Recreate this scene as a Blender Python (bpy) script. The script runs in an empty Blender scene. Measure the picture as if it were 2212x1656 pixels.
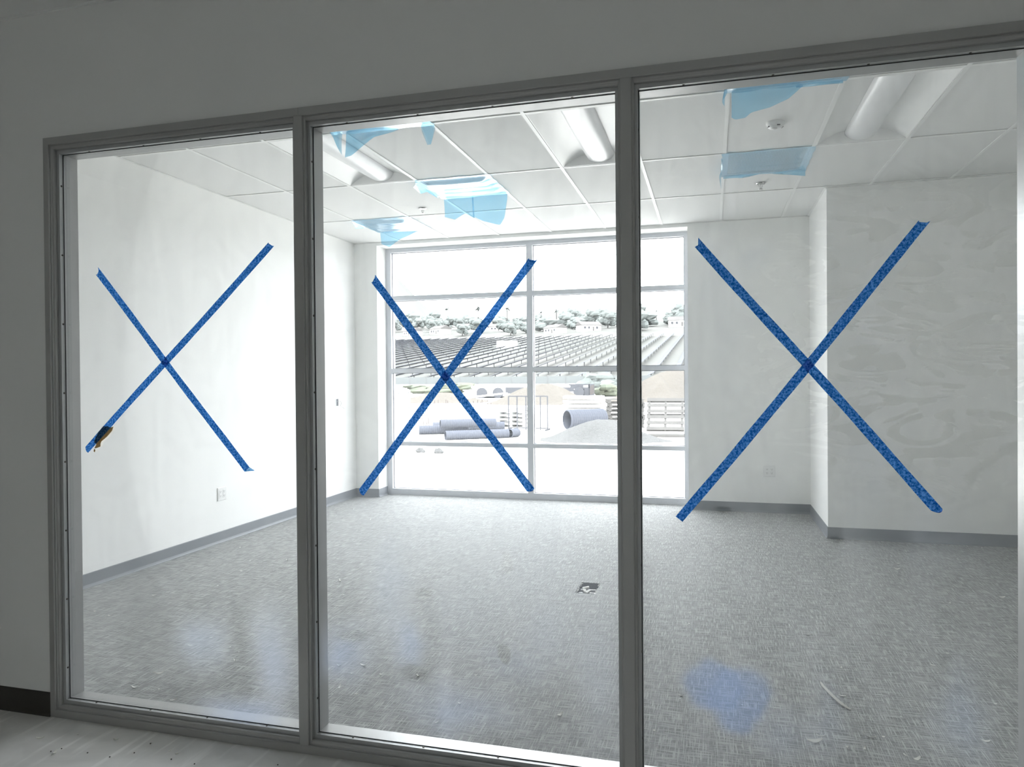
import bpy, math, random
import numpy as np
from mathutils import Matrix, Vector

# ------------------------------------------------------------------ camera, world, exposure
SC = bpy.context.scene
COL = SC.collection
F_PX = 1564.773
YAW, PITCH, ROLL = .2685, -.00849, -.00818
CAM = np.array([0, -2.44824, 1.43315])
_cy, _sy = math.cos(YAW), math.sin(YAW)
FW = np.array([-_sy*math.cos(PITCH), _cy*math.cos(PITCH), math.sin(PITCH)])
_r = np.array([_cy, _sy, 0.]); _u = np.cross(_r, FW)
RT = math.cos(ROLL)*_r + math.sin(ROLL)*_u
UP = -math.sin(ROLL)*_r + math.cos(ROLL)*_u
cd = bpy.data.cameras.new('camera'); cam = bpy.data.objects.new('camera', cd); COL.objects.link(cam)
cd.sensor_fit = 'HORIZONTAL'; cd.sensor_width = 36; cd.lens = F_PX/2212*36; cd.clip_start = .05; cd.clip_end = 5000
M = Matrix.Identity(4)
for i in range(3):
    M[i][0] = RT[i]; M[i][1] = UP[i]; M[i][2] = -FW[i]; M[i][3] = CAM[i]
cam.matrix_world = M
SC.camera = cam

SKY = 10.0
w = bpy.data.worlds.new('overcast_sky'); SC.world = w; w.use_nodes = True
bg = w.node_tree.nodes['Background']; bg.inputs[0].default_value = (.945, .965, 1.0, 1); bg.inputs[1].default_value = SKY
SC.view_settings.view_transform = 'Standard'; SC.view_settings.look = 'None'
SC.view_settings.gamma = 1; SC.view_settings.use_curve_mapping = False
SC.view_settings.exposure = 0.64
SC.cycles.transparent_max_bounces = 32; SC.cycles.max_bounces = 12; SC.cycles.diffuse_bounces = 8
SC.cycles.transmission_bounces = 8; SC.cycles.sample_clamp_indirect = 20; SC.cycles.caustics_reflective = False
SC.cycles.caustics_refractive = False
SC.cycles.time_limit = 1050; SC.cycles.use_auto_tile = False

def portal(name, loc, rot, sx, sy):
    l = bpy.data.lights.new(name, 'AREA'); l.shape = 'RECTANGLE'; l.size = sx; l.size_y = sy; l.cycles.is_portal = True
    o = bpy.data.objects.new(name, l); COL.objects.link(o); o.location = loc; o.rotation_euler = rot
    return o
# the only light of the place: overcast daylight through the window in the picture (a sampling portal, it emits nothing itself)
portal('window_daylight', (-2.057, 5.93, 1.5), (-math.pi/2, 0, 0), 3.5, 2.95)

# ------------------------------------------------------------------ helpers
def ray(px, py): return FW + RT*(px-1106)/F_PX + UP*(828-py)/F_PX
def P(px, py, **k):
    (a, v), = k.items(); i = 'xyz'.index(a); d = ray(px, py)
    return CAM + d*(v-CAM[i])/d[i]
def PD(px, py, dist):                                  # point at a given distance along the view axis
    return CAM + ray(px, py)*dist

class MB:
    def __init__(s): s.v = []; s.f = []; s.m = []
    def add(s, vs, fs, mi=0):
        b = len(s.v); s.v += [tuple(map(float, p)) for p in vs]
        s.f += [tuple(i+b for i in f) for f in fs]; s.m += [mi]*len(fs); return s
    def box(s, x0, x1, y0, y1, z0, z1, mi=0):
        return s.add([(x0,y0,z0),(x1,y0,z0),(x1,y1,z0),(x0,y1,z0),(x0,y0,z1),(x1,y0,z1),(x1,y1,z1),(x0,y1,z1)],
                     [(3,2,1,0),(4,5,6,7),(0,1,5,4),(1,2,6,5),(2,3,7,6),(3,0,4,7)], mi)
    def obox(s, c, ax, ay, az, hx, hy, hz):            # oriented box: centre, axes, half sizes
        c, ax, ay, az = map(np.array, (c, ax, ay, az)); vs = []
        for k in (-1, 1):
            for a, b in ((-1,-1),(1,-1),(1,1),(-1,1)): vs.append(c+ax*hx*a+ay*hy*b+az*hz*k)
        return s.add(vs, [(3,2,1,0),(4,5,6,7),(0,1,5,4),(1,2,6,5),(2,3,7,6),(3,0,4,7)])
    def bar(s, a, b, wd, ht, up=(0,0,1)):
        a = np.array(a, float); b = np.array(b, float); d = b-a; L = np.linalg.norm(d); d = d/L
        sx = np.cross(d, np.array(up, float)); n = np.linalg.norm(sx)
        sx = sx/n if n > 1e-6 else np.array([1., 0, 0]); uz = np.cross(sx, d)
        return s.obox((a+b)/2, d, sx, uz, L/2, wd/2, ht/2)
    def loft(s, rings, closed=True, caps=True):        # list of rings with equal point counts
        n = len(rings[0]); b = len(s.v)
        for r in rings: s.v += [tuple(map(float, p)) for p in r]
        for i in range(len(rings)-1):
            for j in range(n if closed else n-1):
                k = (j+1) % n
                s.f.append((b+i*n+j, b+i*n+k, b+(i+1)*n+k, b+(i+1)*n+j)); s.m.append(0)
        if caps and closed:
            s.f.append(tuple(b+j for j in range(n-1, -1, -1))); s.m.append(0)
            s.f.append(tuple(b+(len(rings)-1)*n+j for j in range(n))); s.m.append(0)
        return s
    def tube(s, pts, rad, n=10, caps=True):
        pts = [np.array(p, float) for p in pts]; rings = []
        for i, p in enumerate(pts):
            d = pts[min(i+1, len(pts)-1)]-pts[max(i-1, 0)]; d = d/np.linalg.norm(d)
            a = np.cross(d, (0, 0, 1)); a = a/np.linalg.norm(a) if np.linalg.norm(a) > 1e-4 else np.array([1., 0, 0])
            bb = np.cross(d, a); r = rad[i] if hasattr(rad, '__len__') else rad
            rings.append([p+r*(math.cos(t)*a+math.sin(t)*bb) for t in np.linspace(0, 2*math.pi, n, endpoint=False)])
        return s.loft(rings, True, caps)
    def lathe(s, prof, c, n=20):                       # (radius, z) profile about a vertical axis
        rings = [[(c[0]+r*math.cos(t), c[1]+r*math.sin(t), c[2]+z) for t in np.linspace(0, 2*math.pi, n, endpoint=False)] for r, z in prof]
        return s.loft(rings, True, True)
    def grid(s, fn, nu, nv):
        b = len(s.v)
        for i in range(nu+1):
            for j in range(nv+1): s.v.append(tuple(map(float, fn(i/nu, j/nv))))
        for i in range(nu):
            for j in range(nv):
                a = b+i*(nv+1)+j; s.f.append((a, a+nv+1, a+nv+2, a+1)); s.m.append(0)
        return s
    def build(s, name, mats, parent=None, smooth=False, fix=True):
        me = bpy.data.meshes.new(name); me.from_pydata(s.v, [], s.f)
        for m in (mats if isinstance(mats, (list, tuple)) else [mats]): me.materials.append(m)
        if any(s.m): me.polygons.foreach_set('material_index', s.m)
        if smooth: me.polygons.foreach_set('use_smooth', [True]*len(me.polygons))
        me.update()
        if fix:
            import bmesh
            bm = bmesh.new(); bm.from_mesh(me); bmesh.ops.recalc_face_normals(bm, faces=bm.faces); bm.to_mesh(me); bm.free()
        if smooth == 'angle':
            me.set_sharp_from_angle(angle=math.radians(35))
        o = bpy.data.objects.new(name, me); COL.objects.link(o)
        if parent is not None: o.parent = parent
        return o

def tag(o, label=None, cat=None, group=None, kind=None):
    if label: o['label'] = label
    if cat: o['category'] = cat
    if group: o['group'] = group
    if kind: o['kind'] = kind
    return o
def empty(name, loc=(0, 0, 0)):
    o = bpy.data.objects.new(name, None); COL.objects.link(o); o.location = loc; o.empty_display_size = .1; return o
def struct(o): o['kind'] = 'structure'; return o
def dup(o, parent=None, loc=None, rz=None, sc=None, label=None):
    c = o.copy(); COL.objects.link(c); c.parent = parent
    if loc is not None: c.location = loc
    if rz is not None: c.rotation_euler.z = rz
    if sc is not None: c.scale = sc
    if label: c['label'] = label
    for ch in list(o.children): dup(ch, c)
    return c

# ------------------------------------------------------------------ materials
def mat(name, col, rough=.6, metal=0., noise=None, bump=None, spec=None):
    m = bpy.data.materials.new(name); m.use_nodes = True; nt = m.node_tree; b = nt.nodes['Principled BSDF']
    b.inputs['Base Color'].default_value = (*col, 1); b.inputs['Roughness'].default_value = rough; b.inputs['Metallic'].default_value = metal
    if spec is not None: b.inputs['Specular IOR Level'].default_value = spec
    if noise or bump: tc = nt.nodes.new('ShaderNodeTexCoord')
    if noise:                                          # (scale, second colour, detail)
        n = nt.nodes.new('ShaderNodeTexNoise'); n.inputs['Scale'].default_value = noise[0]; n.inputs['Detail'].default_value = noise[2] if len(noise) > 2 else 4
        nt.links.new(tc.outputs['Object'], n.inputs['Vector'])
        r = nt.nodes.new('ShaderNodeValToRGB'); r.color_ramp.elements[0].position = .35; r.color_ramp.elements[1].position = .65
        r.color_ramp.elements[0].color = (*col, 1); r.color_ramp.elements[1].color = (*noise[1], 1)
        nt.links.new(n.outputs['Fac'], r.inputs['Fac']); nt.links.new(r.outputs['Color'], b.inputs['Base Color'])
    if bump:                                           # (scale, strength, distance)
        n = nt.nodes.new('ShaderNodeTexNoise'); n.inputs['Scale'].default_value = bump[0]; n.inputs['Detail'].default_value = 5
        nt.links.new(tc.outputs['Object'], n.inputs['Vector'])
        bp = nt.nodes.new('ShaderNodeBump'); bp.inputs['Strength'].default_value = bump[1]; bp.inputs['Distance'].default_value = bump[2]
        nt.links.new(n.outputs['Fac'], bp.inputs['Height']); nt.links.new(bp.outputs['Normal'], b.inputs['Normal'])
    return m

class NT:                                              # tiny node-building aid
    def __init__(s, name):
        s.m = bpy.data.materials.new(name); s.m.use_nodes = True; s.t = s.m.node_tree
        for n in list(s.t.nodes):
            if n.type != 'OUTPUT_MATERIAL': s.t.nodes.remove(n)
        s.out = [n for n in s.t.nodes if n.type == 'OUTPUT_MATERIAL'][0]
    def n(s, kind, ins=None, **props):
        nd = s.t.nodes.new(kind)
        for k, v in props.items(): setattr(nd, k, v)
        for k, v in (ins or {}).items():
            if isinstance(v, bpy.types.NodeSocket): s.t.links.new(v, nd.inputs[k])
            else: nd.inputs[k].default_value = v
        return nd
    def math(s, op, a, b=0., c=0., clamp=False):
        return s.n('ShaderNodeMath', {0: a, 1: b, 2: c}, operation=op, use_clamp=clamp).outputs[0]
    def vmath(s, op, a, b=(0, 0, 0)):
        nd = s.n('ShaderNodeVectorMath', {0: a, 1: b}, operation=op)
        return nd.outputs['Value'] if op == 'LENGTH' else nd.outputs['Vector']
    def mixs(s, fac, a, b): return s.n('ShaderNodeMixShader', {0: fac, 1: a, 2: b}).outputs[0]
    def smooth(s, v, lo, hi, a=0., b=1.):
        return s.n('ShaderNodeMapRange', {'Value': v, 'From Min': lo, 'From Max': hi, 'To Min': a, 'To Max': b}, interpolation_type='SMOOTHSTEP').outputs[0]
    def mixc(s, fac, a, b):
        return s.n('ShaderNodeMix', {0: fac, 6: a, 7: b}, data_type='RGBA').outputs[2]
    def done(s, sh): s.t.links.new(sh, s.out.inputs['Surface']); return s.m

M_WALL = mat('white_wall_paint', (.925, .925, .91), .75, bump=(350, .05, .002))
M_SLAB = mat('grey_slab', (.45, .45, .45), .9)
M_TILE = mat('ceiling_tile_white', (.86, .86, .85), .9, noise=(260, (.83, .83, .82), 6), bump=(420, .25, .002))
M_TEE = mat('white_grid_metal', (.92, .92, .91), .4)
M_ALU = mat('satin_aluminium', (.50, .50, .495), .36, .5, noise=(3, (.47, .47, .465)))
M_ALU_IN = mat('pale_aluminium', (.56, .57, .57), .35, .4, noise=(4, (.52, .53, .54)))
M_GASKET = mat('black_rubber', (.02, .02, .02), .6)
M_SCREW = mat('dark_screw', (.08, .07, .06), .4, .8)
M_WINFR = mat('window_frame_white', (.62, .64, .68), .4)
M_BASE = mat('slate_rubber_base', (.21, .225, .245), .5, noise=(7, (.19, .205, .225)))
M_BASE2 = mat('dark_brown_rubber_base', (.045, .040, .032), .55)
M_WHITE_METAL = mat('white_enamel', (.92, .92, .91), .35)
M_LENS = mat('frosted_acrylic', (.92, .92, .93), .3)
M_PLATE = mat('white_plate', (.84, .84, .83), .35)
M_DARK = mat('dark_slot', (.03, .03, .03), .6)
M_CHROME = mat('chrome', (.6, .6, .6), .2, 1.)
M_STEEL = mat('galvanised_steel', (.16, .17, .19), .45, .5)
M_PAPER = mat('white_scrap', (.78, .77, .72), .8)
M_YELLOW = mat('yellow_paper', (.72, .42, .12), .7, noise=(60, (.80, .55, .24)))
M_CONC_BIT = mat('dark_grit', (.09, .08, .07), .8)
M_WOODBIT = mat('grey_shaving', (.55, .53, .49), .7)

def carpet():
    t = NT('woven_grey_carpet'); co = t.n('ShaderNodeTexCoord').outputs['Object']
    def streak(sc, lo, hi, detail=3):
        mp = t.n('ShaderNodeMapping', {'Vector': co, 'Scale': sc}).outputs[0]
        f = t.n('ShaderNodeTexNoise', {'Vector': mp, 'Scale': 1.0, 'Detail': detail, 'Roughness': .6}).outputs['Fac']
        return t.smooth(f, lo, hi)
    a = streak((230, 10, 1), .48, .64); b = streak((9, 200, 1), .48, .64); c = streak((170, 3, 1), .56, .68); d = streak((3, 150, 1), .56, .68)
    fine = streak((420, 420, 1), .3, .7, 2); big = streak((1.3, 1.1, 1), .3, .7)
    ln = t.math('MAXIMUM', t.math('MAXIMUM', a, b), t.math('MULTIPLY', t.math('MAXIMUM', c, d), .7))
    dark = t.mixc(big, (.105, .11, .106, 1), (.14, .145, .14, 1)); dark = t.mixc(t.math('MULTIPLY', fine, .5), dark, (.06, .065, .062, 1))
    colr = t.mixc(t.math('MULTIPLY', ln, .72), dark, (.56, .57, .55, 1))
    spk = t.n('ShaderNodeTexVoronoi', {'Vector': co, 'Scale': 11.0}).outputs['Distance']
    colr = t.mixc(t.smooth(spk, .055, .03), colr, (.6, .6, .57, 1))
    h = t.math('ADD', t.math('MULTIPLY', fine, .5), ln)
    nrm = t.n('ShaderNodeBump', {'Height': h, 'Strength': .35, 'Distance': .004}).outputs[0]
    return t.done(t.n('ShaderNodeBsdfPrincipled', {'Base Color': colr, 'Roughness': .75, 'Normal': nrm, 'Sheen Weight': .25, 'Specular IOR Level': .35}).outputs[0])
M_CARPET = carpet()

def hall_floor():
    t = NT('dusty_concrete'); co = t.n('ShaderNodeTexCoord').outputs['Object']
    n1 = t.n('ShaderNodeTexNoise', {'Vector': co, 'Scale': 2.2, 'Detail': 6, 'Distortion': 1.2}).outputs['Fac']
    mp = t.n('ShaderNodeMapping', {'Vector': co, 'Rotation': (0, 0, .95), 'Scale': (14, 1.3, 1)}).outputs[0]
    n2 = t.n('ShaderNodeTexNoise', {'Vector': mp, 'Scale': 1.6, 'Detail': 4}).outputs['Fac']
    c = t.mixc(t.smooth(n1, .35, .65), (.66, .65, .63, 1), (.78, .77, .75, 1))
    c = t.mixc(t.math('MULTIPLY', t.smooth(n2, .56, .70), .75), c, (.88, .87, .85, 1))
    return t.done(t.n('ShaderNodeBsdfPrincipled', {'Base Color': c, 'Roughness': .7}).outputs[0])
M_HALL = hall_floor()

def clear_glass(name, tint=(.99, .995, .995, 1), refl=1.):
    t = NT(name)
    fr = t.n('ShaderNodeFresnel', {'IOR': 1.45}).outputs[0]
    return t.done(t.mixs(t.math('MULTIPLY', fr, refl), t.n('ShaderNodeBsdfTransparent', {'Color': tint}).outputs[0],
                  t.n('ShaderNodeBsdfGlossy', {'Color': (1, 1, 1, 1), 'Roughness': .02}).outputs[0]))
M_GLASS = clear_glass('clear_glass', refl=.25)
M_OUTGLASS = clear_glass('window_glass', (.99, .995, .995, 1), .5)

def dusty_glass(name, base, blobs, seed, streak=.10, fingers=None):
    """Glass with dust and wiped smears: film of scattering dust on its face. blobs: px, py, rx, ry, amount, blue"""
    t = NT(name); co = t.n('ShaderNodeTexCoord').outputs['Object']
    co = t.vmath('MULTIPLY', co, (1, 0, 1)); sh = t.vmath('ADD', co, (seed*3.1, 0, seed*1.7))
    wv = t.n('ShaderNodeTexNoise', {'Vector': sh, 'Scale': 5., 'Detail': 2}).outputs['Color']
    warp = t.vmath('ADD', co, t.vmath('MULTIPLY', t.vmath('SUBTRACT', wv, (.5, .5, .5)), (.14, 0, .14)))
    mp = t.n('ShaderNodeMapping', {'Vector': sh, 'Scale': (7, 1, 1.1)}).outputs[0]
    st = t.n('ShaderNodeTexNoise', {'Vector': mp, 'Scale': 1.4, 'Detail': 3, 'Distortion': .6}).outputs['Fac']
    fac = t.math('ADD', t.math('MULTIPLY', t.smooth(st, .42, .72), streak), base)
    sw = t.n('ShaderNodeTexNoise', {'Vector': sh, 'Scale': 3.2, 'Detail': 2, 'Distortion': 2.5}).outputs['Fac']
    fac = t.math('ADD', fac, t.math('MULTIPLY', t.smooth(sw, .45, .68), streak*.6))
    blue = None
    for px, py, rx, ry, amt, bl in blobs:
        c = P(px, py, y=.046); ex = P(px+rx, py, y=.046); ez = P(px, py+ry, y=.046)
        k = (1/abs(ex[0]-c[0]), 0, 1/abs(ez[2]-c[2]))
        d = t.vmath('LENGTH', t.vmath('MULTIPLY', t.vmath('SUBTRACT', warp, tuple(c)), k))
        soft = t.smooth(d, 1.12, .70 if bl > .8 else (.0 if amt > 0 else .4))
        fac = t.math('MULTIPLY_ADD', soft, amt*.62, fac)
        if bl: v = t.math('MULTIPLY', soft, bl); blue = v if blue is None else t.math('MAXIMUM', blue, v)
    if fingers:                                        # wiped finger marks leave less dust
        c = P(*fingers[:2], y=.046)
        wm = t.n('ShaderNodeMapping', {'Vector': sh, 'Rotation': (0, .6, 0), 'Scale': (3, 1, 7)}).outputs[0]
        fn = t.n('ShaderNodeTexNoise', {'Vector': wm, 'Scale': 1.3, 'Detail': 2, 'Distortion': 3.5}).outputs['Fac']
        near = t.smooth(t.vmath('LENGTH', t.vmath('SUBTRACT', co, tuple(c))), fingers[2], fingers[2]*.3)
        fac = t.math('MULTIPLY_ADD', t.math('MULTIPLY', t.smooth(fn, .53, .56), near), -fingers[3], fac)
    fac = t.math('MINIMUM', t.math('MAXIMUM', fac, .0), .225)
    colr = (.93, .95, .98, 1)
    if blue is not None: colr = t.mixc(blue, colr, (.36, .55, .98, 1))
    dust = t.mixs(.25, t.n('ShaderNodeBsdfTranslucent', {'Color': colr}).outputs[0], t.n('ShaderNodeBsdfDiffuse', {'Color': colr}).outputs[0])
    body = t.mixs(fac, t.n('ShaderNodeBsdfTransparent', {'Color': (.98, .99, .99, 1)}).outputs[0], dust)
    fr = t.math('MULTIPLY', t.n('ShaderNodeFresnel', {'IOR': 1.45}).outputs[0], .25)
    return t.done(t.mixs(fr, body, t.n('ShaderNodeBsdfGlossy', {'Roughness': .03}).outputs[0]))

def tape_mat():
    t = NT('blue_crepe_tape'); co = t.n('ShaderNodeTexCoord').outputs['Object']
    n = t.n('ShaderNodeTexNoise', {'Vector': co, 'Scale': 130., 'Detail': 4, 'Roughness': .75}).outputs['Fac']
    c = t.mixc(t.smooth(n, .40, .62), (.03, .22, .54, 1), (.36, .66, .97, 1))
    nb = t.n('ShaderNodeBump', {'Height': n, 'Strength': .4, 'Distance': .001}).outputs[0]
    a = t.n('ShaderNodeBsdfDiffuse', {'Color': c, 'Normal': nb}).outputs[0]; b = t.n('ShaderNodeBsdfTranslucent', {'Color': c}).outputs[0]
    s = t.mixs(.72, a, b)
    return t.done(t.mixs(.14, s, t.n('ShaderNodeBsdfTransparent', {'Color': (.25, .5, .85, 1)}).outputs[0]))
M_TAPE = tape_mat()

def film_mat():
    t = NT('blue_plastic_film')
    tr = t.n('ShaderNodeBsdfTransparent', {'Color': (.50, .80, .95, 1)}).outputs[0]
    tl = t.mixs(.5, t.n('ShaderNodeBsdfTranslucent', {'Color': (.20, .56, .90, 1)}).outputs[0], t.n('ShaderNodeBsdfDiffuse', {'Color': (.18, .54, .90, 1)}).outputs[0])
    gl = t.n('ShaderNodeBsdfGlossy', {'Color': (.9, .97, 1, 1), 'Roughness': .22}).outputs[0]
    fr = t.math('MINIMUM', t.math('MULTIPLY', t.n('ShaderNodeFresnel', {'IOR': 1.6}).outputs[0], 1.1), .45)
    return t.done(t.mixs(fr, t.mixs(.24, tr, tl), gl))
M_FILM = film_mat()

# ------------------------------------------------------------------ the setting
XL, XR, ZT = -2.732, .965, 2.464                    # glazed partition, outer edges
M1, M2 = -1.5115, -.2715                            # its two mullions
WL, YB, YF, XC = -4.175, 5.544, 4.396, .979         # left wall, window wall, projecting wall
H, H_HALL = 3.061, 3.004
WR, HX0, HX1, HY0 = 2.6, -4.6, 3.0, -4.2
YW0, YW1 = .008, .114                               # partition wall faces
WX0, WX1, WZ = -3.876, -.238, 3.03                  # exterior window opening
WY = 5.79

struct(MB().box(HX0-.1, XL, YW0, YW1, 0, 3.2).build('wall_front_left', M_WALL))
struct(MB().box(XL, XR, YW0, YW1, ZT, 3.2).build('wall_front_header', M_WALL))
struct(MB().box(XR, HX1+.1, YW0, YW1, 0, 3.2).build('wall_front_right', M_WALL))
struct(MB().box(WL-.12, WL, YW1, YB, 0, 3.2).build('wall_left', M_WALL))
struct(MB().box(WL-.12, WX0, YB, 5.96, 0, 3.2).box(WX0, WX1, YB, 5.96, WZ, 3.2).box(WX1, WR+.12, YB, 5.96, 0, 3.2).build('wall_back', M_WALL))
struct(MB().box(XC, WR+.12, YF, YB, 0, 3.2).build('wall_projection', M_WALL))
struct(MB().box(WR, WR+.12, YW1, YF, 0, 3.2).build('wall_right', M_WALL))
# hall on the camera's side
struct(MB().box(HX0-.1, HX0, HY0, YW0, 0, 3.2).build('wall_hall_left', M_WALL))
struct(MB().box(HX0-.1, HX1+.1, HY0-.1, HY0, 0, 3.2).build('wall_hall_back', M_WALL))
struct(MB().box(HX1, HX1+.1, HY0, YW0, 0, 3.2).build('wall_hall_right', M_WALL))
struct(MB().box(HX0-.1, HX1+.1, HY0-.1, YW0, H_HALL, H_HALL+.1).build('ceiling_hall', M_WALL))
# reveal strip where the hall ceiling meets the wall
struct(MB().box(HX0, HX1, YW0-.012, YW0, H_HALL-.010, H_HALL).build('trim_1', M_TEE))

# floors; the carpet has a cut-out for a floor box
FB = (-.882, -.746, 2.285, 2.541)
m = MB()
xs = [WL-.12, FB[0], FB[1], WR+.12]; ys = [.06, FB[2], FB[3], 5.96]
for i in range(3):
    for j in range(3):
        if not (i == 1 and j == 1): m.box(xs[i], xs[i+1], ys[j], ys[j+1], -.11, 0)
struct(m.build('floor', M_CARPET))
struct(MB().box(HX0-.1, HX1+.1, HY0-.1, .06, -.11, 0).build('floor_hall', M_HALL))

# cove base
def base(name, runs, mt, h=.1):
    m = MB()
    for (x0, y0), (x1, y1), (nx, ny) in runs:
        prof = [(0, 0), (.013, 0), (.013, .003), (.0075, .010), (.0045, .022), (.0035, h-.004), (.002, h), (0, h)]
        m.loft([[(x+nx*a, y+ny*a, z) for a, z in prof] for x, y in ((x0, y0), (x1, y1))])
    return struct(m.build(name, mt))
base('baseboard_left', [((WL, YW1), (WL, YB), (1, 0))], M_BASE)
base('baseboard_back', [((WL, YB), (WX0+.004, YB), (0, -1)), ((WX0, YB), (WX0, WY), (1, 0)), ((WX1, YB), (XC, YB), (0, -1))], M_BASE)
base('baseboard_projection', [((XC, YB), (XC, YF-.004), (-1, 0)), ((XC-.004, YF), (WR, YF), (0, -1))], M_BASE)
base('baseboard_hall', [((HX0, YW0), (XL, YW0), (0, -1))], M_BASE2)

# ------------------------------------------------------------------ suspended ceiling
T = .6096; GX, GY = .1038, 1.9087
ceil = struct(MB().box(WL-.12, WR+.12, YW0, 5.96, 3.2, 3.3).build('ceiling', M_SLAB))
xl = [WL] + [GX+n*T for n in range(-6, 5) if GX+n*T < WR-.05] + [WR]
yl = [YW1, GY-2*T, GY, GY+2*T, GY+4*T, YB]
LIGHTS = [(-5, 'white trough ceiling light whose near end lies under a hanging blue film'),
          (-2, 'white trough ceiling light between two bare rows of tiles over the window'),
          (1, 'white trough ceiling light beside the round ceiling sensor')]
light_cells = [GX+n*T for n, _ in LIGHTS]
vent_cells = {'a': (0, GY+2*T), 'b': (0, GY-T), 'c': (-4, GY+2*T), 'd': (-6, GY+4*T), 'e': (-4, GY-T)}
ZF = H                                            # flange face
for i in range(len(xl)-1):
    for j in range(len(yl)-1):
        x0, x1, y0, y1 = xl[i], xl[i+1], yl[j], yl[j+1]
        if j == 2 and any(abs(x0-c) < .01 for c in light_cells): continue
        for n, vy in vent_cells.values():
            if abs(x0-(GX+n*T)) < .01 and y0-.01 <= vy < y1-.01:
                if vy-y0 < .01: y0 = vy+T
                else: y1 = vy
        o = MB().box(x0+.003, x1-.003, y0+.003, y1-.003, ZF+.006, ZF+.022).build('ceiling_tile', M_TILE, ceil)
def tee(x0, y0, x1, y1):
    wdt = .012; m = MB()
    if x0 == x1: m.box(x0-wdt, x0+wdt, y0, y1, ZF, ZF+.0035).box(x0-.002, x0+.002, y0, y1, ZF+.0035, ZF+.035)
    else: m.box(x0, x1, y0-wdt, y0+wdt, ZF+.0005, ZF+.004).box(x0, x1, y0-.002, y0+.002, ZF+.004, ZF+.035)
    return m
for x in xl[1:-1]: tee(x, YW1, x, YB).build('main_tee', M_TEE, ceil)
for i in range(len(xl)-1):
    for y in yl[1:-1]: tee(xl[i]+(.012 if i else 0), y, xl[i+1]-.012, y).build('cross_tee', M_TEE, ceil)
for n, vy in vent_cells.values():
    for y in (vy, vy+T):
        if min(abs(y-q) for q in yl) > .01: tee(GX+n*T+.012, y, GX+(n+1)*T-.012, y).build('cross_tee', M_TEE, ceil)
for x0, y0, x1, y1 in ((WL, YW1, WL+.02, YB), (WL, YB-.02, XC, YB), (XC, YF-.02, WR, YF), (XC-.02, YF-.02, XC, YB), (WL, YW1, WR, YW1+.02)):
    MB().box(x0, x1, y0, y1, ZF+.0007, ZF+.003).build('wall_angle', M_TEE, ceil)

# ------------------------------------------------------------------ window to the outside
win = struct(empty('window_2', ((WX0+WX1)/2, WY, 0)))
def sub(o, par):                                   # parent keeping world placement (parents carry only a location)
    o.parent = par; o.matrix_parent_inverse = Matrix.Translation(par.location).inverted(); return o
gx0, gx1 = -3.81, -.285; mul = (-2.083, -2.012)
bars = [(2.388, 2.444), (1.497, 1.551), (.604, .653)]
d0, d1, dg = WY, WY+.115, WY+.055
for a, b in ((WX0, gx0), (gx1, WX1)): sub(MB().box(a, b, d0, d1, 0, WZ).build('jamb', M_WINFR), win)
sub(MB().box(mul[0], mul[1], d0, d1, 0, WZ).build('mullion', M_WINFR), win)
for z0, z1, nm in [(0, .072, 'sill')]+[(a, b, 'transom') for a, b in bars]+[(2.98, WZ, 'head')]:
    for a, b in ((gx0, mul[0]), (mul[1], gx1)): sub(MB().box(a, b, d0+.001, d1, z0, z1).build(nm, M_WINFR), win)
zs = [.072]+[v for ab in sorted(bars) for v in ab]+[2.98]
for a, b in ((gx0, mul[0]), (mul[1], gx1)):
    for k in range(4):
        z0, z1 = zs[2*k], zs[2*k+1]
        sub(MB().box(a, b, dg, dg+.006, z0, z1).build('pane', M_OUTGLASS), win)
        g = MB()
        g.box(a, a+.006, dg-.008, dg-.001, z0, z1).box(b-.006, b, dg-.008, dg-.001, z0, z1).box(a, b, dg-.008, dg-.001, z1-.006, z1).box(a, b, dg-.008, dg-.001, z0, z0+.006)
        sub(g.build('gasket', M_STEEL), win)

# ------------------------------------------------------------------ glazed partition
par = struct(empty('window_1', ((XL+XR)/2, .05, 0)))
JAMB = [(0, 0), (.025, 0), (.027, .0015), (.027, .008), (.030, .008), (.0305, .0105), (.033, .0125), (.037, .0135), (.040, .016), (.0415, .020), (.0415, .028), (.0415, .048),
        (.055, .048), (.055, .094), (.0535, .0955), (.0535, .122), (0, .122)]
SB = 1.2                                            # the sill profile is a little taller
def jamb(x, sgn, nm):
    a = [(x+sgn*u, v, u*SB) for u, v in JAMB]; b = [(x+sgn*u, v, ZT-u*1.14) for u, v in JAMB]
    return sub(MB().loft([a, b]).build(nm, M_ALU), par)
jamb(XL, 1, 'jamb'); jamb(XR, -1, 'jamb')
def head(x0, x1, c0, c1):
    a = [(x0+(u if c0 else 0), v, ZT-u*1.14) for u, v in JAMB]; b = [(x1-(u if c1 else 0), v, ZT-u*1.14) for u, v in JAMB]
    return sub(MB().loft([a, b]).build('head', M_ALU), par)
head(XL, M1+.0025, True, False); head(M1+.0035, XR, False, True)
a = [(XL+u, v, u*SB) for u, v in JAMB]; b = [(XR-u, v, u*SB) for u, v in JAMB]
sub(MB().loft([a, b]).build('sill', M_ALU), par)
MULL = [(.0175, 0), (.019, .0015), (.019, .008), (.0225, .008), (.0225, .0105), (.0265, .0125), (.0265, .048), (.038, .048), (.038, .094), (.0365, .0955), (.0365, .122)]
for c in (M1, M2):
    prof = [(c+u, v) for u, v in MULL] + [(c-u, v) for u, v in reversed(MULL)]
    sub(MB().loft([[(x, y, .033) for x, y in prof], [(x, y, ZT-.031) for x, y in prof]]).build('mullion', M_ALU), par)
OPEN = [(XL+.055, M1-.038), (M1+.038, M2-.038), (M2+.038, XR-.055)]
OZ0, OZ1 = .066, ZT-.0627
STOPW = .0135
screw_me = None
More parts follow.
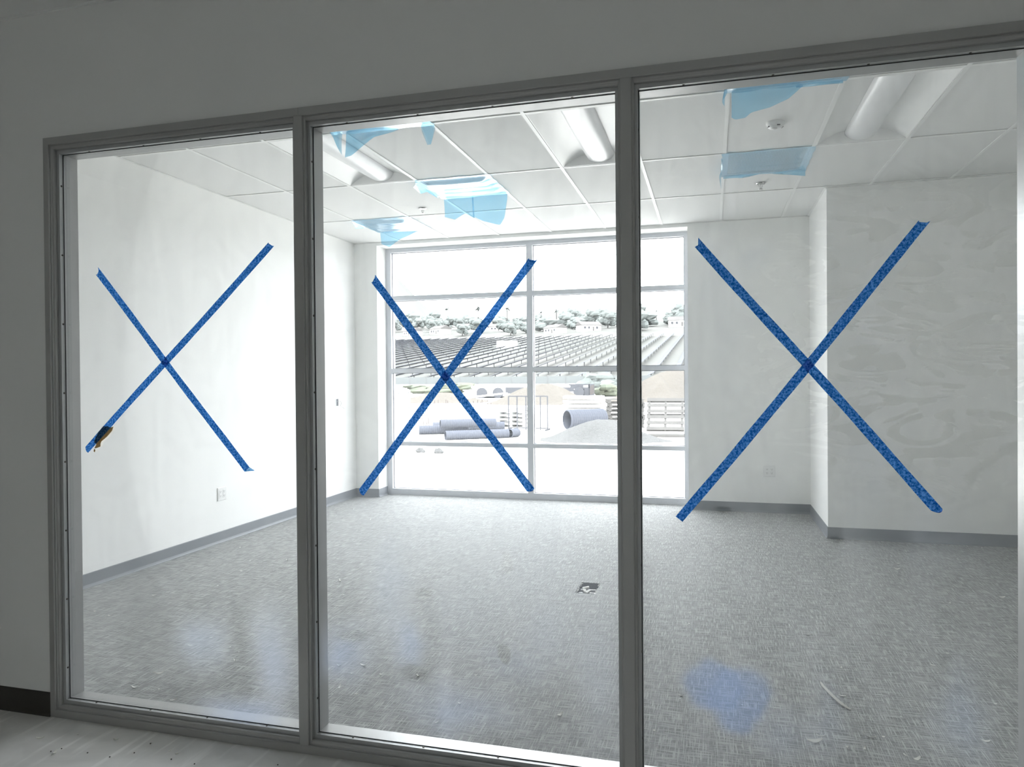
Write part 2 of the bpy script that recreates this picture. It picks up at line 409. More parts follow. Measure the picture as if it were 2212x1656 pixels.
for x0, x1 in OPEN:
    q = STOPW
    def ring_piece(p):                              # p: outer a, outer b, inner b, inner a as (x, z)
        m = MB(); vs = [(x, .028, z) for x, z in p]+[(x, .0465, z) for x, z in p]
        m.add(vs, [(0, 1, 2, 3), (7, 6, 5, 4), (0, 4, 5, 1), (1, 5, 6, 2), (2, 6, 7, 3), (3, 7, 4, 0)])
        return sub(m.build('glazing_stop', M_ALU_IN), par)
    zo0, zo1 = OZ0-q*SB, OZ1+q*1.14; xo0, xo1 = x0-q, x1+q
    st = {'l': ring_piece([(xo0, zo0), (xo0, zo1), (x0, OZ1), (x0, OZ0)]), 'r': ring_piece([(xo1, zo0), (xo1, zo1), (x1, OZ1), (x1, OZ0)]),
          't': ring_piece([(xo0, zo1), (xo1, zo1), (x1, OZ1), (x0, OZ1)]), 'b': ring_piece([(xo0, zo0), (xo1, zo0), (x1, OZ0), (x0, OZ0)])}
    pos = []
    nz = 8
    for k in range(nz):
        z = OZ0+.135+k*(OZ1-OZ0-.27)/(nz-1); pos += [('l', (x0, .038, z), (1, 0, 0)), ('r', (x1, .038, z), (-1, 0, 0))]
    for k in range(4):
        x = x0+.15+k*(x1-x0-.3)/3; pos += [('t', (x, .038, OZ1), (0, 0, -1)), ('b', (x, .038, OZ0), (0, 0, 1))]
    for side, p, nrm in pos:
        if screw_me is None:
            s_ = MB().lathe([(.0042, -.0005), (.0042, .0008), (.003, .0014), (.0014, .0016)], (0, 0, 0), 10).build('screw', M_SCREW); screw_me = s_.data
            COL.objects.unlink(s_); bpy.data.objects.remove(s_)
        o = bpy.data.objects.new('screw', screw_me); COL.objects.link(o)
        o.rotation_euler = Vector(nrm).to_track_quat('Z', 'Y').to_euler(); o.location = p
        o.parent = st[side]
    g = MB()
    for bx in ((x0, x0+.003, OZ0, OZ1), (x1-.003, x1, OZ0, OZ1), (x0, x1, OZ0, OZ0+.0025), (x0, x1, OZ1-.0025, OZ1)): g.box(bx[0], bx[1], .0466, .0476, bx[2], bx[3])
    sub(g.build('gasket', M_GASKET), par)
GL_Y = .048
panes = [
 dusty_glass('dusty_glass_wall_side', .022, [(430, 1390, 90, 90, .26, .3), (590, 1430, 70, 160, .34, .3), (520, 1545, 130, 55, .28, .55), (560, 1330, 40, 70, .10, 0)], 1., .02),
 dusty_glass('dusty_glare_glass_window_side', .025, [(900, 1130, 340, 220, .12, .1), (1180, 1200, 270, 280, .12, .1), (840, 1280, 70, 190, .22, .2), (880, 1400, 50, 100, .24, .45), (745, 1410, 90, 100, .26, .5), (1010, 1330, 160, 210, .10, .1),  # the two widest blobs: dust haze with the window's veiling glare painted in
   (1190, 1380, 100, 150, .13, .15), (990, 1530, 190, 85, .17, .4), (1290, 1450, 75, 230, .14, .15), (1270, 400, 120, 130, .05, 0), (1110, 1440, 110, 60, .06, .3),
   (913, 1297, 22, 20, -.3, 0), (1084, 1217, 18, 26, -.3, 0), (1097, 1420, 20, 24, -.3, 0), (900, 1460, 46, 20, -.16, 0), (760, 1370, 50, 16, -.15, 0)], 2., .04),
 dusty_glass('dusty_glass_corner_side', .04, [(1532, 1474, 72, 64, .16, .95), (1592, 1512, 72, 84, .17, .95), (1700, 1580, 110, 80, .07, .3), (1790, 1560, 50, 130, .06, .3), (2085, 1560, 90, 160, .12, .35), (1850, 1220, 60, 240, .07, 0), (1830, 1420, 200, 180, .03, 0),
   (1560, 700, 110, 230, .08, .1), (1520, 600, 70, 130, .07, .15), (1450, 1230, 140, 180, .10, 0), (1640, 560, 70, 60, .08, .25), (1880, 760, 80, 240, .04, .1), (2000, 1160, 220, 120, .05, .1), (1600, 980, 140, 190, .04, 0), (1880, 1020, 70, 160, .04, .15),
   (1810, 1160, 22, 10, -.2, 0), (1558, 1102, 20, 12, -.2, 0)], 3., .04, (1990, 720, .62, .10)),
]
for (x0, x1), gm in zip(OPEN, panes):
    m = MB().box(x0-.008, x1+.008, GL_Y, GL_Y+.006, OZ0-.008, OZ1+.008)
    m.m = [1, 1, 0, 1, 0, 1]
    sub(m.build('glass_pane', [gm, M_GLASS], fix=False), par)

# ------------------------------------------------------------------ blue tape crosses on the glass
def tape(a, b, width, y, seed, label, name='tape_strip', fold=None, ends=(0, 0), kink=None):
    rnd = random.Random(seed); A = P(*a, y=y); B = P(*b, y=y); d = B-A; L = np.linalg.norm(d); d = d/L; s = np.array([-d[2], 0, d[0]])
    n = 40; m = MB(); rows = []
    ph = rnd.uniform(0, 6)
    for i in range(n+1):
        t = i/n; c = A+d*L*t + s*.0016*math.sin(t*7+ph)
        if kink: c = c+s*kink[1]*max(0., t-kink[0])
        wl = width/2*(1+.03*math.sin(t*31+ph)); row = []
        for k in range(7):
            e = k/6*2-1; off = 0.
            if i == 0: off = ends[0]*.006*(e*e-.4) + .004*ends[0]*e
            if i == n: off = -ends[1]*.006*(e*e-.4) + .004*ends[1]*e
            row.append(c+s*e*wl+d*off+np.array([0, -.0006*(1+math.sin(t*60+e*3+ph))*.25, 0]))
        rows.append(row)
    th = np.array([0, .00025, 0])
    rings = [r+[p+th for p in reversed(r)] for r in rows]
    o = m.loft(rings).build(name, M_TAPE)
    tag(o, label, 'tape', 'blue tape crosses on the glass')
    if fold:                                       # the loose end folded over
        F = MB(); e = rows[-1]; F.add([e[0], e[-1], e[-1]+d*.028+s*.012+np.array([0, -.004, 0]), e[0]+d*.006+s*.010+np.array([0, -.006, 0])], [(0, 1, 2, 3)])
        F.build('folded_end', M_TAPE, o)
    return o
TW = .029
tape((211, 588), (533, 1014), TW, .0474, 1, 'blue tape strip with a folded torn lower end, on the pane before the bare wall', fold=True, ends=(-2, 0))
tape((585, 529), (186.5, 972), TW, .0468, 2, 'blue tape strip holding down a scrap of yellow paper on the glass', ends=(-1, 1))
tape((807, 604), (1147, 1060), TW, .0474, 3, 'blue tape strip with torn upper end by the window frame, ending at its centre bar', ends=(-1.5, 1))
tape((1149, 561), (779, 1064), TW, .0468, 4, 'blue tape strip running from the window centre bar down to the baseboard corner', ends=(-2, 1))
tape((1508, 526), (2028, 1104), TW, .0474, 5, 'blue tape strip sloping down from the window edge over the projecting wall', ends=(-2, 2))
tape((1995, 481), (1471, 1124), TW, .0468, 6, 'blue tape strip climbing from the carpet edge up the projecting wall, creased near its foot', ends=(-2, 0), kink=(.78, -.03))
# yellow scrap under the tape
m = MB(); pts = [(222, 921), (233, 920), (239, 923), (245, 921), (242, 930), (231, 943), (219, 953), (217, 958), (217, 964), (207, 968), (204, 968), (208, 959), (203, 955), (206, 946), (213, 932)]
v = [P(x, y, y=.0477) for x, y in pts]; n = len(v)
m.add(v+[q+np.array([0, .0002, 0]) for q in v], [tuple(range(n)), tuple(range(2*n-1, n-1, -1))]+[(i, (i+1) % n, n+(i+1) % n, n+i) for i in range(n)])
pp = [(203, 969), (206, 971), (205, 977), (202, 974)]; v2 = [P(x, y, y=.0477) for x, y in pp]
m.add(v2+[q+np.array([0, .0002, 0]) for q in v2], [(0, 1, 2, 3), (7, 6, 5, 4), (0, 1, 5, 4), (1, 2, 6, 5), (2, 3, 7, 6), (3, 0, 4, 7)])
tag(m.build('paper_scrap', M_YELLOW), 'torn yellow paper scrap stuck to the glass under a blue tape end', 'paper')

# ------------------------------------------------------------------ ceiling lights
def troffer(n, label):
    x0, y0 = GX+n*T+.013, GY+.013; x1, y1 = x0+T-.026, GY+2*T-.013; xc = (x0+x1)/2; hw = (x1-x0)/2
    t = empty('ceiling_light', (xc, (y0+y1)/2, H)); tag(t, label, 'ceiling light', 'trough lights in the ceiling grid')
    zr = H+.003; lw = .105; D = .078
    S = [(hw-.006-(hw-.006-lw)*s_, D*math.sin(s_*math.pi/2)) for s_ in np.linspace(0, 1, 12)]
    fr = MB(); fr.box(x0, x0+.006, y0, y1, zr, zr+.09).box(x1-.006, x1, y0, y1, zr, zr+.09).box(x0+.006, x1-.006, y0, y0+.006, zr, zr+.09).box(x0+.006, x1-.006, y1-.006, y1, zr, zr+.09)
    fr.box(x0, x1, y0, y1, zr+.09, zr+.094)
    sub(fr.build('housing', M_WHITE_METAL), t)
    for sg in (-1, 1):
        r = MB().loft([[(xc+sg*u, y, zr+z) for u, z in S]+[(xc+sg*u, y, zr+z+.0015) for u, z in reversed(S)] for y in (y0+.007, y1-.007)])
        sub(r.build('reflector', M_WHITE_METAL, smooth='angle'), t)
    for y in (y0+.007, y1-.012):
        arch = [(xc-u, zr+z) for u, z in S]+[(xc+u, zr+z) for u, z in reversed(S)]
        e = MB().loft([[(x, yy, z) for x, z in arch] for yy in (y, y+.005)])
        sub(e.build('end_plate', M_WHITE_METAL), t)
    ang = np.linspace(0, math.pi, 25); prof = [(xc+lw*math.cos(a), zr+D-.002-(D-.012)*math.sin(a)**.9) for a in ang]
    l = MB().loft([[(x, y, z) for x, z in prof] for y in (y0+.0125, y1-.0125)])
    sub(l.build('lens', M_LENS, smooth='angle'), t)
for n, lb in LIGHTS: troffer(n, lb)

# ------------------------------------------------------------------ vents masked with blue film
vrow = {'a': 'beside a sprinkler and a ceiling light', 'b': 'above the ceiling sensor', 'c': 'with a long hanging flap', 'd': 'over the window corner', 'e': 'with two drooping corners'}
def perforated():
    t = NT('perforated_vent_face'); co = t.n('ShaderNodeTexCoord').outputs['Object']
    c = t.vmath('SUBTRACT', t.vmath('FRACTION', t.vmath('MULTIPLY', co, (90, 90, 0))), (.5, .5, 0))
    d = t.smooth(t.vmath('LENGTH', c), .37, .33)
    return t.done(t.n('ShaderNodeBsdfPrincipled', {'Base Color': t.mixc(d, (.8, .8, .8, 1), (.05, .05, .05, 1)), 'Roughness': .5}).outputs[0])
M_PERF = perforated()
def wrinkle(rnd, k):
    return [(rnd.uniform(-6, 6), rnd.uniform(12, 60), rnd.uniform(0, 6.28), rnd.uniform(.3, 1)) for _ in range(k)]
def vent(key, seed, flaps, sag, lab):
    n, vy = vent_cells[key]; x0, x1, y0, y1 = GX+n*T, GX+(n+1)*T, vy, vy+T; rnd = random.Random(seed)
    v = empty('air_vent', ((x0+x1)/2, (y0+y1)/2, H)); tag(v, 'perforated white ceiling vent under blue film '+vrow[key], 'vent', 'masked ceiling vents')
    sub(MB().box(x0+.013, x1-.013, y0+.013, y1-.013, H+.012, H+.06).build('face_plate', M_PERF), v)
    f = MB()
    for b in ((x0+.013, x0+.03, y0+.013, y1-.013), (x1-.03, x1-.013, y0+.013, y1-.013), (x0+.03, x1-.03, y0+.013, y0+.03), (x0+.03, x1-.03, y1-.03, y1-.013)): f.box(*b, H+.005, H+.012)
    sub(f.build('rim', M_WHITE_METAL), v)
    W = wrinkle(rnd, 9); mg = .018
    def hgt(x, y):
        h = 0
        for kx, ky, ph, am in W: h += am*math.sin(kx*x+ky*y+ph)
        r = abs(math.sin(9*y+3*x+seed))*.4
        return h/6+r
    def surf(u, w_):
        x = x0-mg+(x1-x0+2*mg)*u+.004*math.sin(23*w_+seed); y = y0-mg+(y1-y0+2*mg)*w_+.006*math.sin(17*u+seed*2)
        e = min(u, 1-u, w_, 1-w_); k = min(1, e*7)
        return (x, y, H-.0015-(.0012 if k < .05 else 0)-k*sag*(.8+.55*hgt(x, y)))
    o = MB().grid(surf, 46, 46).build('plastic_film', M_FILM, smooth=True, fix=False)
    tag(o, lab, 'plastic film', 'blue films taped over ceiling vents')
    for side, lo, hi, fn, lean in flaps:            # loose edges hanging below the ceiling
        W2 = wrinkle(rnd, 5)
        def fl(u, w_):
            s = lo+(hi-lo)*u; d = fn(u)*w_
            rip = .006*w_*sum(a*math.sin(1.6*kx*u+p+2.5*w_) for kx, ky, p, a in W2)
            if side == 'far': return (x0+(x1-x0)*s, y1+mg-.002+lean*d+rip, H-.002-d)
            if side == 'near': return (x0+(x1-x0)*s, y0-mg+lean*d+rip, H-.002-d)
            if side == 'left': return (x0-mg-lean*d+rip, y0+(y1-y0)*s, H-.002-d)
            return (x1+mg+lean*d+rip, y0+(y1-y0)*s, H-.002-d)
        MB().grid(fl, 26, 12).build('loose_flap', M_FILM, o, smooth=True, fix=False)
def lerp(*pts):
    xs_, ys_ = zip(*pts); return lambda u: float(np.interp(u, xs_, ys_))
vent('a', 11, [('far', 0, .45, lerp((0, .012), (.5, .018), (1, .002)), .2), ('far', .62, 1.03, lerp((0, .002), (1, .04)), .2), ('left', .1, 1.0, lerp((0, .01), (.4, .03), (.8, .05), (1, .1)), .1)], .012, 'taut blue film over the vent beside a sprinkler and trough light')
vent('b', 12, [('far', .03, .66, lerp((0, .13), (.05, .145), (.2, .14), (.28, .115), (.55, .10), (.8, .065), (1, .004)), .25), ('left', .72, 1.0, lerp((0, .01), (.6, .06), (1, .08)), .1), ('far', .6, 1.0, lerp((0, .012), (1, .012)), .1)], .014, 'blue film with one long tapering flap above the ceiling sensor')
vent('c', 13, [('far', .0, .46, lerp((0, .16), (.35, .19), (.7, .14), (1, .19)), .15), ('far', .44, .98, lerp((0, .17), (.3, .22), (.75, .26), (.9, .2), (1, .05)), .15), ('left', 0, .9, lerp((0, .05), (.25, .07), (.5, .02), (1, .02)), .1)], .030, 'crumpled pale blue film with a wide flap hanging beside a sprinkler')
vent('d', 14, [('far', 0, .75, lerp((0, .12), (.2, .16), (.5, .08), (1, .01)), .3), ('left', .02, .5, lerp((0, .02), (.3, .06), (1, .01)), .1)], .028, 'crumpled pale blue film nearest the window corner')
vent('e', 15, [('far', 0, .62, lerp((0, .16), (.12, .15), (.3, .10), (.55, .04), (1, .005)), -.1), ('far', .88, 1.03, lerp((0, .03), (.4, .12), (.7, .12), (1, .02)), .1), ('left', .5, 1., lerp((0, .01), (.6, .06), (1, .14)), .1)], .016, 'pale blue film with two drooping corners beside a trough light')

# ------------------------------------------------------------------ ceiling fittings
def sprinkler(p, label):
    x, y = p[0], p[1]; t = empty('sprinkler_head', (x, y, H)); tag(t, label, 'sprinkler', 'sprinkler heads')
    sub(MB().lathe([(.036, .005), (.038, .0), (.034, -.006), (.02, -.009), (.012, -.009)], (x, y, H), 24).build('escutcheon', M_CHROME, smooth='angle'), t)
    m = MB().tube([(x-.010, y, H-.009), (x-.013, y, H-.025), (x-.006, y, H-.044), (x, y, H-.048)], .0028, 6).tube([(x+.010, y, H-.009), (x+.013, y, H-.025), (x+.006, y, H-.044), (x, y, H-.048)], .0028, 6)
    m.tube([(x, y, H-.009), (x, y, H-.046)], .003, 8)
    sub(m.build('frame_arms', M_CHROME), t)
    sub(MB().lathe([(.017, -.0495), (.018, -.048), (.006, -.047)], (x, y, H), 16).build('deflector', M_CHROME), t)
sprinkler(P(1643, 396, z=H), 'chrome sprinkler head in the tile with the taut blue film')
sprinkler(P(913, 450, z=H), 'chrome sprinkler head next to the hanging flap of crumpled film')
sp = P(1675, 266, z=H); t = empty('ceiling_sensor', (sp[0], sp[1], H)); tag(t, 'round white domed ceiling sensor with dark side slots', 'sensor')
R0 = .058
sub(MB().lathe([(R0, .006), (R0, -.003), (R0*.97, -.010), (R0*.80, -.024), (R0*.62, -.033), (R0*.40, -.036), (.002, -.0365)], (sp[0], sp[1], H), 36).build('dome', M_PLATE, smooth='angle'), t)
for k in range(4):
    an = .35+k*math.pi/2; c, s = math.cos(an), math.sin(an); rr = R0*.79
    sub(MB().obox((sp[0]+rr*c, sp[1]+rr*s, H-.024), (-s, c, 0), (c*.62, s*.62, -.78), (c*.78, s*.78, .62), .010, .003, .0035).build('slot', M_DARK), t)
sub(MB().lathe([(.017, -.034), (.016, -.040), (.010, -.044), (.001, -.045)], (sp[0]-.006, sp[1]-.012, H), 16).build('lens_cap', M_PLATE, smooth='angle'), t)

# ------------------------------------------------------------------ wall plates
def outlet(c, ax, nrm, label):
    c = np.array(c, float); ax = np.array(ax, float); nrm = np.array(nrm, float); up = np.array([0, 0, 1.])
    t = empty('power_outlet', tuple(c)); tag(t, label, 'outlet', 'wall power outlets')
    m = MB(); h = .058
    def rect(hw, d): return [c+ax*hw*a+up*hw*b+nrm*d for a, b in ((-1, -1), (1, -1), (1, 1), (-1, 1))]
    m.loft([rect(h, .0), rect(h, .004), rect(h-.003, .0065)]); sub(m.build('cover_plate', M_PLATE), t)
    for sx in (-1, 1):
        cc = c+ax*sx*.0235
        sub(MB().obox(cc+nrm*.0072, ax, up, nrm, .0165, .034, .0012).build('receptacle', M_PLATE), t)
        for sz in (-1, 1):
            e = cc+up*sz*.019+nrm*.0084
            for dx, dz, hw, hh in ((-.006, .003, .0013, .004), (.006, .003, .0013, .0045), (0, -.007, .0022, .0022)):
                sub(MB().obox(e+ax*dx+up*dz, ax, up, nrm, hw, hh, .0003).build('slot', M_DARK), t)
outlet((WL, 3.03, .427), (0, 1, 0), (1, 0, 0), 'white double power outlet on the long bare side wall')
outlet((.579, YB, .432), (1, 0, 0), (0, -1, 0), 'white double power outlet on the window wall near the corner')
lv = empty('cable_bracket', (WL, 5.09, 1.16)); tag(lv, 'small open wall bracket with a cable end sticking out', 'wall box')
m = MB()
for b in ((5.055, 5.065, 1.11, 1.21), (5.115, 5.125, 1.11, 1.21), (5.065, 5.115, 1.11, 1.12), (5.065, 5.115, 1.20, 1.21)): m.box(WL, WL+.004, b[0], b[1], b[2], b[3])
sub(m.build('frame', M_PLATE), lv)
sub(MB().box(WL, WL+.0015, 5.065, 5.115, 1.12, 1.20).build('opening', M_STEEL), lv)
sub(MB().tube([(WL+.001, 5.10, 1.17), (WL+.03, 5.115, 1.175), (WL+.04, 5.125, 1.15), (WL+.025, 5.12, 1.12), (WL+.03, 5.17, 1.10), (WL+.035, 5.20, 1.085)], .003, 6).build('cable', M_PLATE), lv)

# ------------------------------------------------------------------ floor box in the carpet
fb = empty('floor_box', ((FB[0]+FB[1])/2, (FB[2]+FB[3])/2, 0)); tag(fb, 'open steel floor box sunk in a ragged carpet cut-out', 'floor box')
x0, x1, y0, y1 = FB
m = MB().box(x0, x1, y0, y1, -.108, -.100)
m.box(x0, x0+.004, y0, y1, -.1, -.004).box(x1-.004, x1, y0, y1, -.1, -.004).box(x0, x1, y0, y0+.004, -.1, -.004).box(x0, x1, y1-.004, y1, -.1, -.004)
sub(m.build('tray', M_STEEL), fb)
for y in (y0+.085, y0+.16): sub(MB().box(x0+.004, x1-.004, y, y+.006, -.1, -.02).build('divider', M_ALU_IN), fb)
for (x, y, a) in ((x0+.045, y0+.17, .4), (x0+.075, y0+.08, 1.2), (x0+.05, y0+.10, 2.)):
    sub(MB().obox((x, y, -.012), (math.cos(a), math.sin(a), .15), (-math.sin(a), math.cos(a), 0), (0, 0, 1), .022, .010, .006).build('plaster_chunk', M_PAPER), fb)
rnd = random.Random(4); m = MB()
for k in range(46):                                  # frayed edge of the cut carpet
    s = rnd.random()
    if k % 2: p = (x0+rnd.uniform(0, .006), y0+(y1-y0)*s); d = (rnd.uniform(.004, .012), rnd.uniform(-.006, .006))
    else: p = (x1-rnd.uniform(0, .006), y0+(y1-y0)*s); d = (-rnd.uniform(.004, .012), rnd.uniform(-.006, .006))
    m.bar((*p, .001), (p[0]+d[0], p[1]+d[1], -.004), .004, .002)
fr_ = sub(m.build('frayed_edge', M_PAPER), fb); fr_['kind'] = 'stuff'

# ------------------------------------------------------------------ scraps on the floors
SCR = []
rnd = random.Random(21)
def scrap_mesh(seed, L, W_, curl):
    r = random.Random(seed); m = MB(); n = 6; up = []; 
    for i in range(n+1):
        t = i/n*2-1; wv = W_*(1-.55*t*t)*r.uniform(.7, 1.1); z = curl*t*t+.0008
        up.append([(L*t, -wv, z), (L*t, wv*r.uniform(.7, 1.1), z+curl*.3), (L*t, wv, z+.0012+curl*.3), (L*t, -wv, z+.0012)])
    return m.loft(up).build('paper_scrap', M_PAPER)
protos = [scrap_mesh(1, .012, .005, .004), scrap_mesh(2, .020, .006, .006), scrap_mesh(3, .008, .006, .002), scrap_mesh(4, .026, .004, .010)]
LB = 'small white paper scrap lying loose on the grey carpet'
def place(proto, p, rz, sc, label, grp):
    o = proto.copy(); COL.objects.link(o); o.location = (p[0], p[1], 0); o.rotation_euler.z = rz; o.scale = (sc,)*3; tag(o, label, 'scrap', grp)
px_list = [(332, 1286), (518, 1183), (521, 1233), (620, 1210), (540, 1211), (411, 1394), (497, 1397), (507, 1427), (456, 1377), (291, 1485), (344, 1489), (560, 1470), (470, 1265), (237, 1330), (205, 1320), (343, 1455), (420, 1535), (375, 1512),
           (718, 1440), (732, 1438), (760, 1455), (785, 1437), (822, 1457), (733, 1485), (770, 1499), (903, 1459), (993, 1519), (945, 1560), (772, 1230), (835, 1231), (742, 1284), (735, 1255), (800, 1235), (763, 1100), (789, 1089), (800, 1122), (1028, 1458), (1210, 1544),
           (1660, 1180), (1483, 1203), (1657, 1197), (1491, 1324), (1489, 1347), (1744, 1371), (1817, 1443), (1819, 1503), (2047, 1411), (2052, 1303), (2170, 1312), (2165, 1290), (2100, 1302), (1990, 1559), (1830, 1613), (1868, 1617), (1908, 1591), (1879, 1592), (1956, 1631), (1981, 1640), (1413, 1578), (1773, 1590), (1470, 1502), (2016, 1437), (1781, 1250), (1815, 1208), (1998, 1205), (1860, 1203), (1941, 1217), (1938, 1229), (1828, 1229), (2090, 1180), (2121, 1183), (2203, 1500), (2150, 1520), (2130, 1601)]
for k, (x, y) in enumerate(px_list): place(protos[k % 4], P(x, y, z=0), rnd.uniform(0, 3.1), rnd.uniform(.55, 1.0), LB, 'paper scraps on the carpet')
p = P(1760, 1602, z=0); place(protos[1], p, .4, 1.6, 'crumpled white paper scrap beside dust streaks, larger than the others', 'paper scraps on the carpet')
for x, y in ((87, 1594), (168, 1586), (119, 1625), (251, 1597), (366, 1622), (382, 1627)): place(protos[(x+y) % 3], P(x, y, z=0), rnd.uniform(0, 3), .8, 'small pale chip on the dusty hall floor', 'chips on the hall floor')
gp = MB().lathe([(.0018, 0), (.003, .001), (.002, .003), (.0006, .0035)], (0, 0, 0), 6).build('grit_crumb', M_CONC_BIT)
for x, y in ((133, 1617), (189, 1626), (325, 1606), (237, 1635), (290, 1626), (110, 1623), (370, 1640), (420, 1650), (600, 1652)):
    o = gp.copy(); COL.objects.link(o); o.location = (*P(x, y, z=0)[:2], 0); tag(o, 'dark grit crumb on the dusty hall floor', 'grit', 'grit on the hall floor')
for o in protos+[gp]: bpy.data.objects.remove(o)
c0 = [P(x, y, z=0) for x, y in ((1773, 1474), (1778, 1485), (1789, 1499), (1803, 1513), (1819, 1525), (1837, 1533))]
rings = []
for i, q in enumerate(c0):
    d = c0[min(i+1, 5)]-c0[max(i-1, 0)]; d = d/np.linalg.norm(d); s = np.array([-d[1], d[0], 0]); wd = .0035+.0045*math.sin(i/5*math.pi*.8); zz = .002+.012*math.sin(i/5*math.pi)
    rings.append([q+s*wd+(0, 0, zz), q-s*wd+(0, 0, zz), q-s*wd+(0, 0, zz+.0015), q+s*wd+(0, 0, zz+.0015)])
tag(MB().loft(rings).build('wood_shaving', M_WOODBIT), 'long curved pale shaving lying on the carpet', 'shaving')

# ------------------------------------------------------------------ outside: yard, solar field, hills
ZG = -.1
M_SAND = mat('pale_sand', (.50, .485, .455), .95, noise=(.9, (.46, .445, .415), 8), bump=(3, .4, .05))
def omat(name, col, c2=None, sc=1., bump=None):
    return mat(name, col, .9, noise=(sc, c2, 6) if c2 else None, bump=bump, spec=0.)
M_DIRT = omat('brown_dirt', (0.0806, 0.0741, 0.0663), (0.0741, 0.0676, 0.0598), 2.5, (6, .8, .06))
M_GRAVEL = omat('grey_gravel', (0.0806, 0.0806, 0.0793), (0.0650, 0.0650, 0.0637), 28, (30, 1., .03))
M_HILL = omat('dry_hill_grass', (0.0884, 0.0871, 0.0819), (0.0806, 0.0819, 0.0767), .02)
M_LEAF = omat('grey_green_leaves', (0.0858, 0.0949, 0.0897), (0.0988, 0.1066, 0.1014), .35)
M_LEAF2 = omat('yellow_green_leaves', (0.0858, 0.0910, 0.0676), (0.0780, 0.0871, 0.0702), 1.5)
M_TRUNK = omat('tree_trunk', (.05, .048, .046))
M_SOLAR = omat('solar_panel', (0.0806, 0.0832, 0.0936))
M_POST = omat('post_grey', (0.0780, 0.0780, 0.0793))
M_PIPE = omat('black_corrugated_plastic', (0.0598, 0.0637, 0.0754))
M_LUMBER = omat('weathered_pallet_wood', (0.0780, 0.0754, 0.0715), (0.0702, 0.0676, 0.0650), 9)
M_LUMBER_W = omat('whitish_lumber', (.42, .42, .41))
M_RUST = omat('rusty_rebar', (0.0728, 0.0624, 0.0585))
M_FORM = omat('pale_form_panel', (.32, .325, .33))
M_MACH = omat('machine_dark', (0.0546, 0.0559, 0.0611))
M_MACH_W = omat('machine_white', (.50, .50, .50))
M_ORANGE = omat('hazard_orange', (0.0884, 0.0676, 0.0546))
M_HOUSE = omat('house_wall', (.40, .39, .37))
M_ROOF = omat('house_roof', (0.0806, 0.0767, 0.0741))
M_FENCE = omat('fence_mesh_fabric', (0.0806, 0.0858, 0.0858))

def noise2(x, y): return math.sin(x*.031+y*.017)*.5+math.sin(x*.013-y*.041+1.3)*.35+math.sin(x*.07+y*.053+.4)*.2
def hgt(x, y):
    h = ZG
    s = max(0., y-165)
    rise = min(s, 255.)*.100
    if y > 420: rise = 25.5+(1-math.exp(-(y-420)/150.))*27
    h += rise
    def bump(px, dist, top, wx, wy):
        d = ray(px, 815); c = CAM+d*dist
        return top*math.exp(-((x-c[0])/wx)**2-((y-c[1])/wy)**2)
    h += bump(740, 1000, 135, 105, 220)+bump(1275, 900, 38, 60, 150)+bump(1560, 900, 30, 90, 150)
    if y > 430: h += noise2(x, y)*min(4., (y-430)*.03)
    return h
ysamp = list(np.linspace(5.95, 165, 12))+list(np.linspace(175, 700, 60))+list(np.linspace(715, 1500, 50))
XA, XB, NX = -900., 420., 200
m = MB(); b = 0
for y in ysamp:
    for i in range(NX+1):
        x = XA+(XB-XA)*i/NX; m.v.append((x, float(y), hgt(x, y)))
for j in range(len(ysamp)-1):
    for i in range(NX):
        a = j*(NX+1)+i; m.f.append((a, a+1, a+NX+2, a+NX+1)); m.m.append(1 if ysamp[j+1] > 170 else 0)
m.v += [(XA, 5.95, ZG-3), (XB, 5.95, ZG-3)]
struct(m.build('ground', [M_SAND, M_HILL], smooth=True, fix=False))
struct(MB().box(-60, 60, -60, 5.95, ZG-.3, ZG-.12).build('ground_below_building', M_SAND))

def G(px, py): return P(px, py, z=ZG)
# solar rows climbing the slope
_d = ray(1096, 815); CONT = CAM+_d*330
for k in range(46):
    x = -238+5.6*k; m = MB(); y = 172.
    while y < 398:
        L = 11.4; y2 = y+L; z0, z1 = hgt(x, y)+1.3, hgt(x, y2)+1.3; tl = .42
        if not (abs(x-CONT[0]) < 7 and abs((y+y2)/2-CONT[1]) < 9):
            ax = np.array([0, L, z1-z0]); ax = ax/np.linalg.norm(ax); sx = np.array([math.cos(tl), 0, math.sin(tl)])
            m.obox(((x), (y+y2)/2, (z0+z1)/2), ax, sx, np.cross(sx, ax), L/2, .8, .05)
        y = y2+.5
    o = m.build('solar_panel_row', M_SOLAR); tag(o, 'long row of tilted solar panels climbing the far slope', 'solar panels', 'solar panel rows on the slope')
    pm = MB()
    for y in np.arange(175, 410, 12.): zz = hgt(x, y); pm.box(x-.1, x+.1, y-.1, y+.1, zz-.2, zz+1.3)
    pm.build('posts', M_POST, o)['kind'] = 'stuff'
def on(px, dist):
    d = ray(px, 815); q = CAM+d*dist; return np.array([q[0], q[1], hgt(q[0], q[1])])
q = on(1096, 330); c = MB().box(q[0]-4.5, q[0]+4.5, q[1]-1.5, q[1]+1.5, q[2]+.3, q[2]+3.2); c.box(q[0]-4.7, q[0]+4.7, q[1]-1.7, q[1]+1.7, q[2]-.5, q[2]+.3)
tag(c.build('equipment_container', M_LUMBER_W), 'white equipment container among the solar panel rows', 'container')
# fence at the foot of the slope
FE = empty('site_fence', (-40, 150, ZG)); tag(FE, 'long grey green screen fence at the foot of the solar slope', 'fence')
for k in range(36):
    x = -110+4*k
    sub(MB().box(x+.06, x+3.94, 150, 150.04, ZG+.1, ZG+1.7).build('fence_panel', M_FENCE), FE)
    sub(MB().box(x-.06, x+.06, 149.97, 150.09, ZG, ZG+1.9).build('fence_post', M_POST), FE)

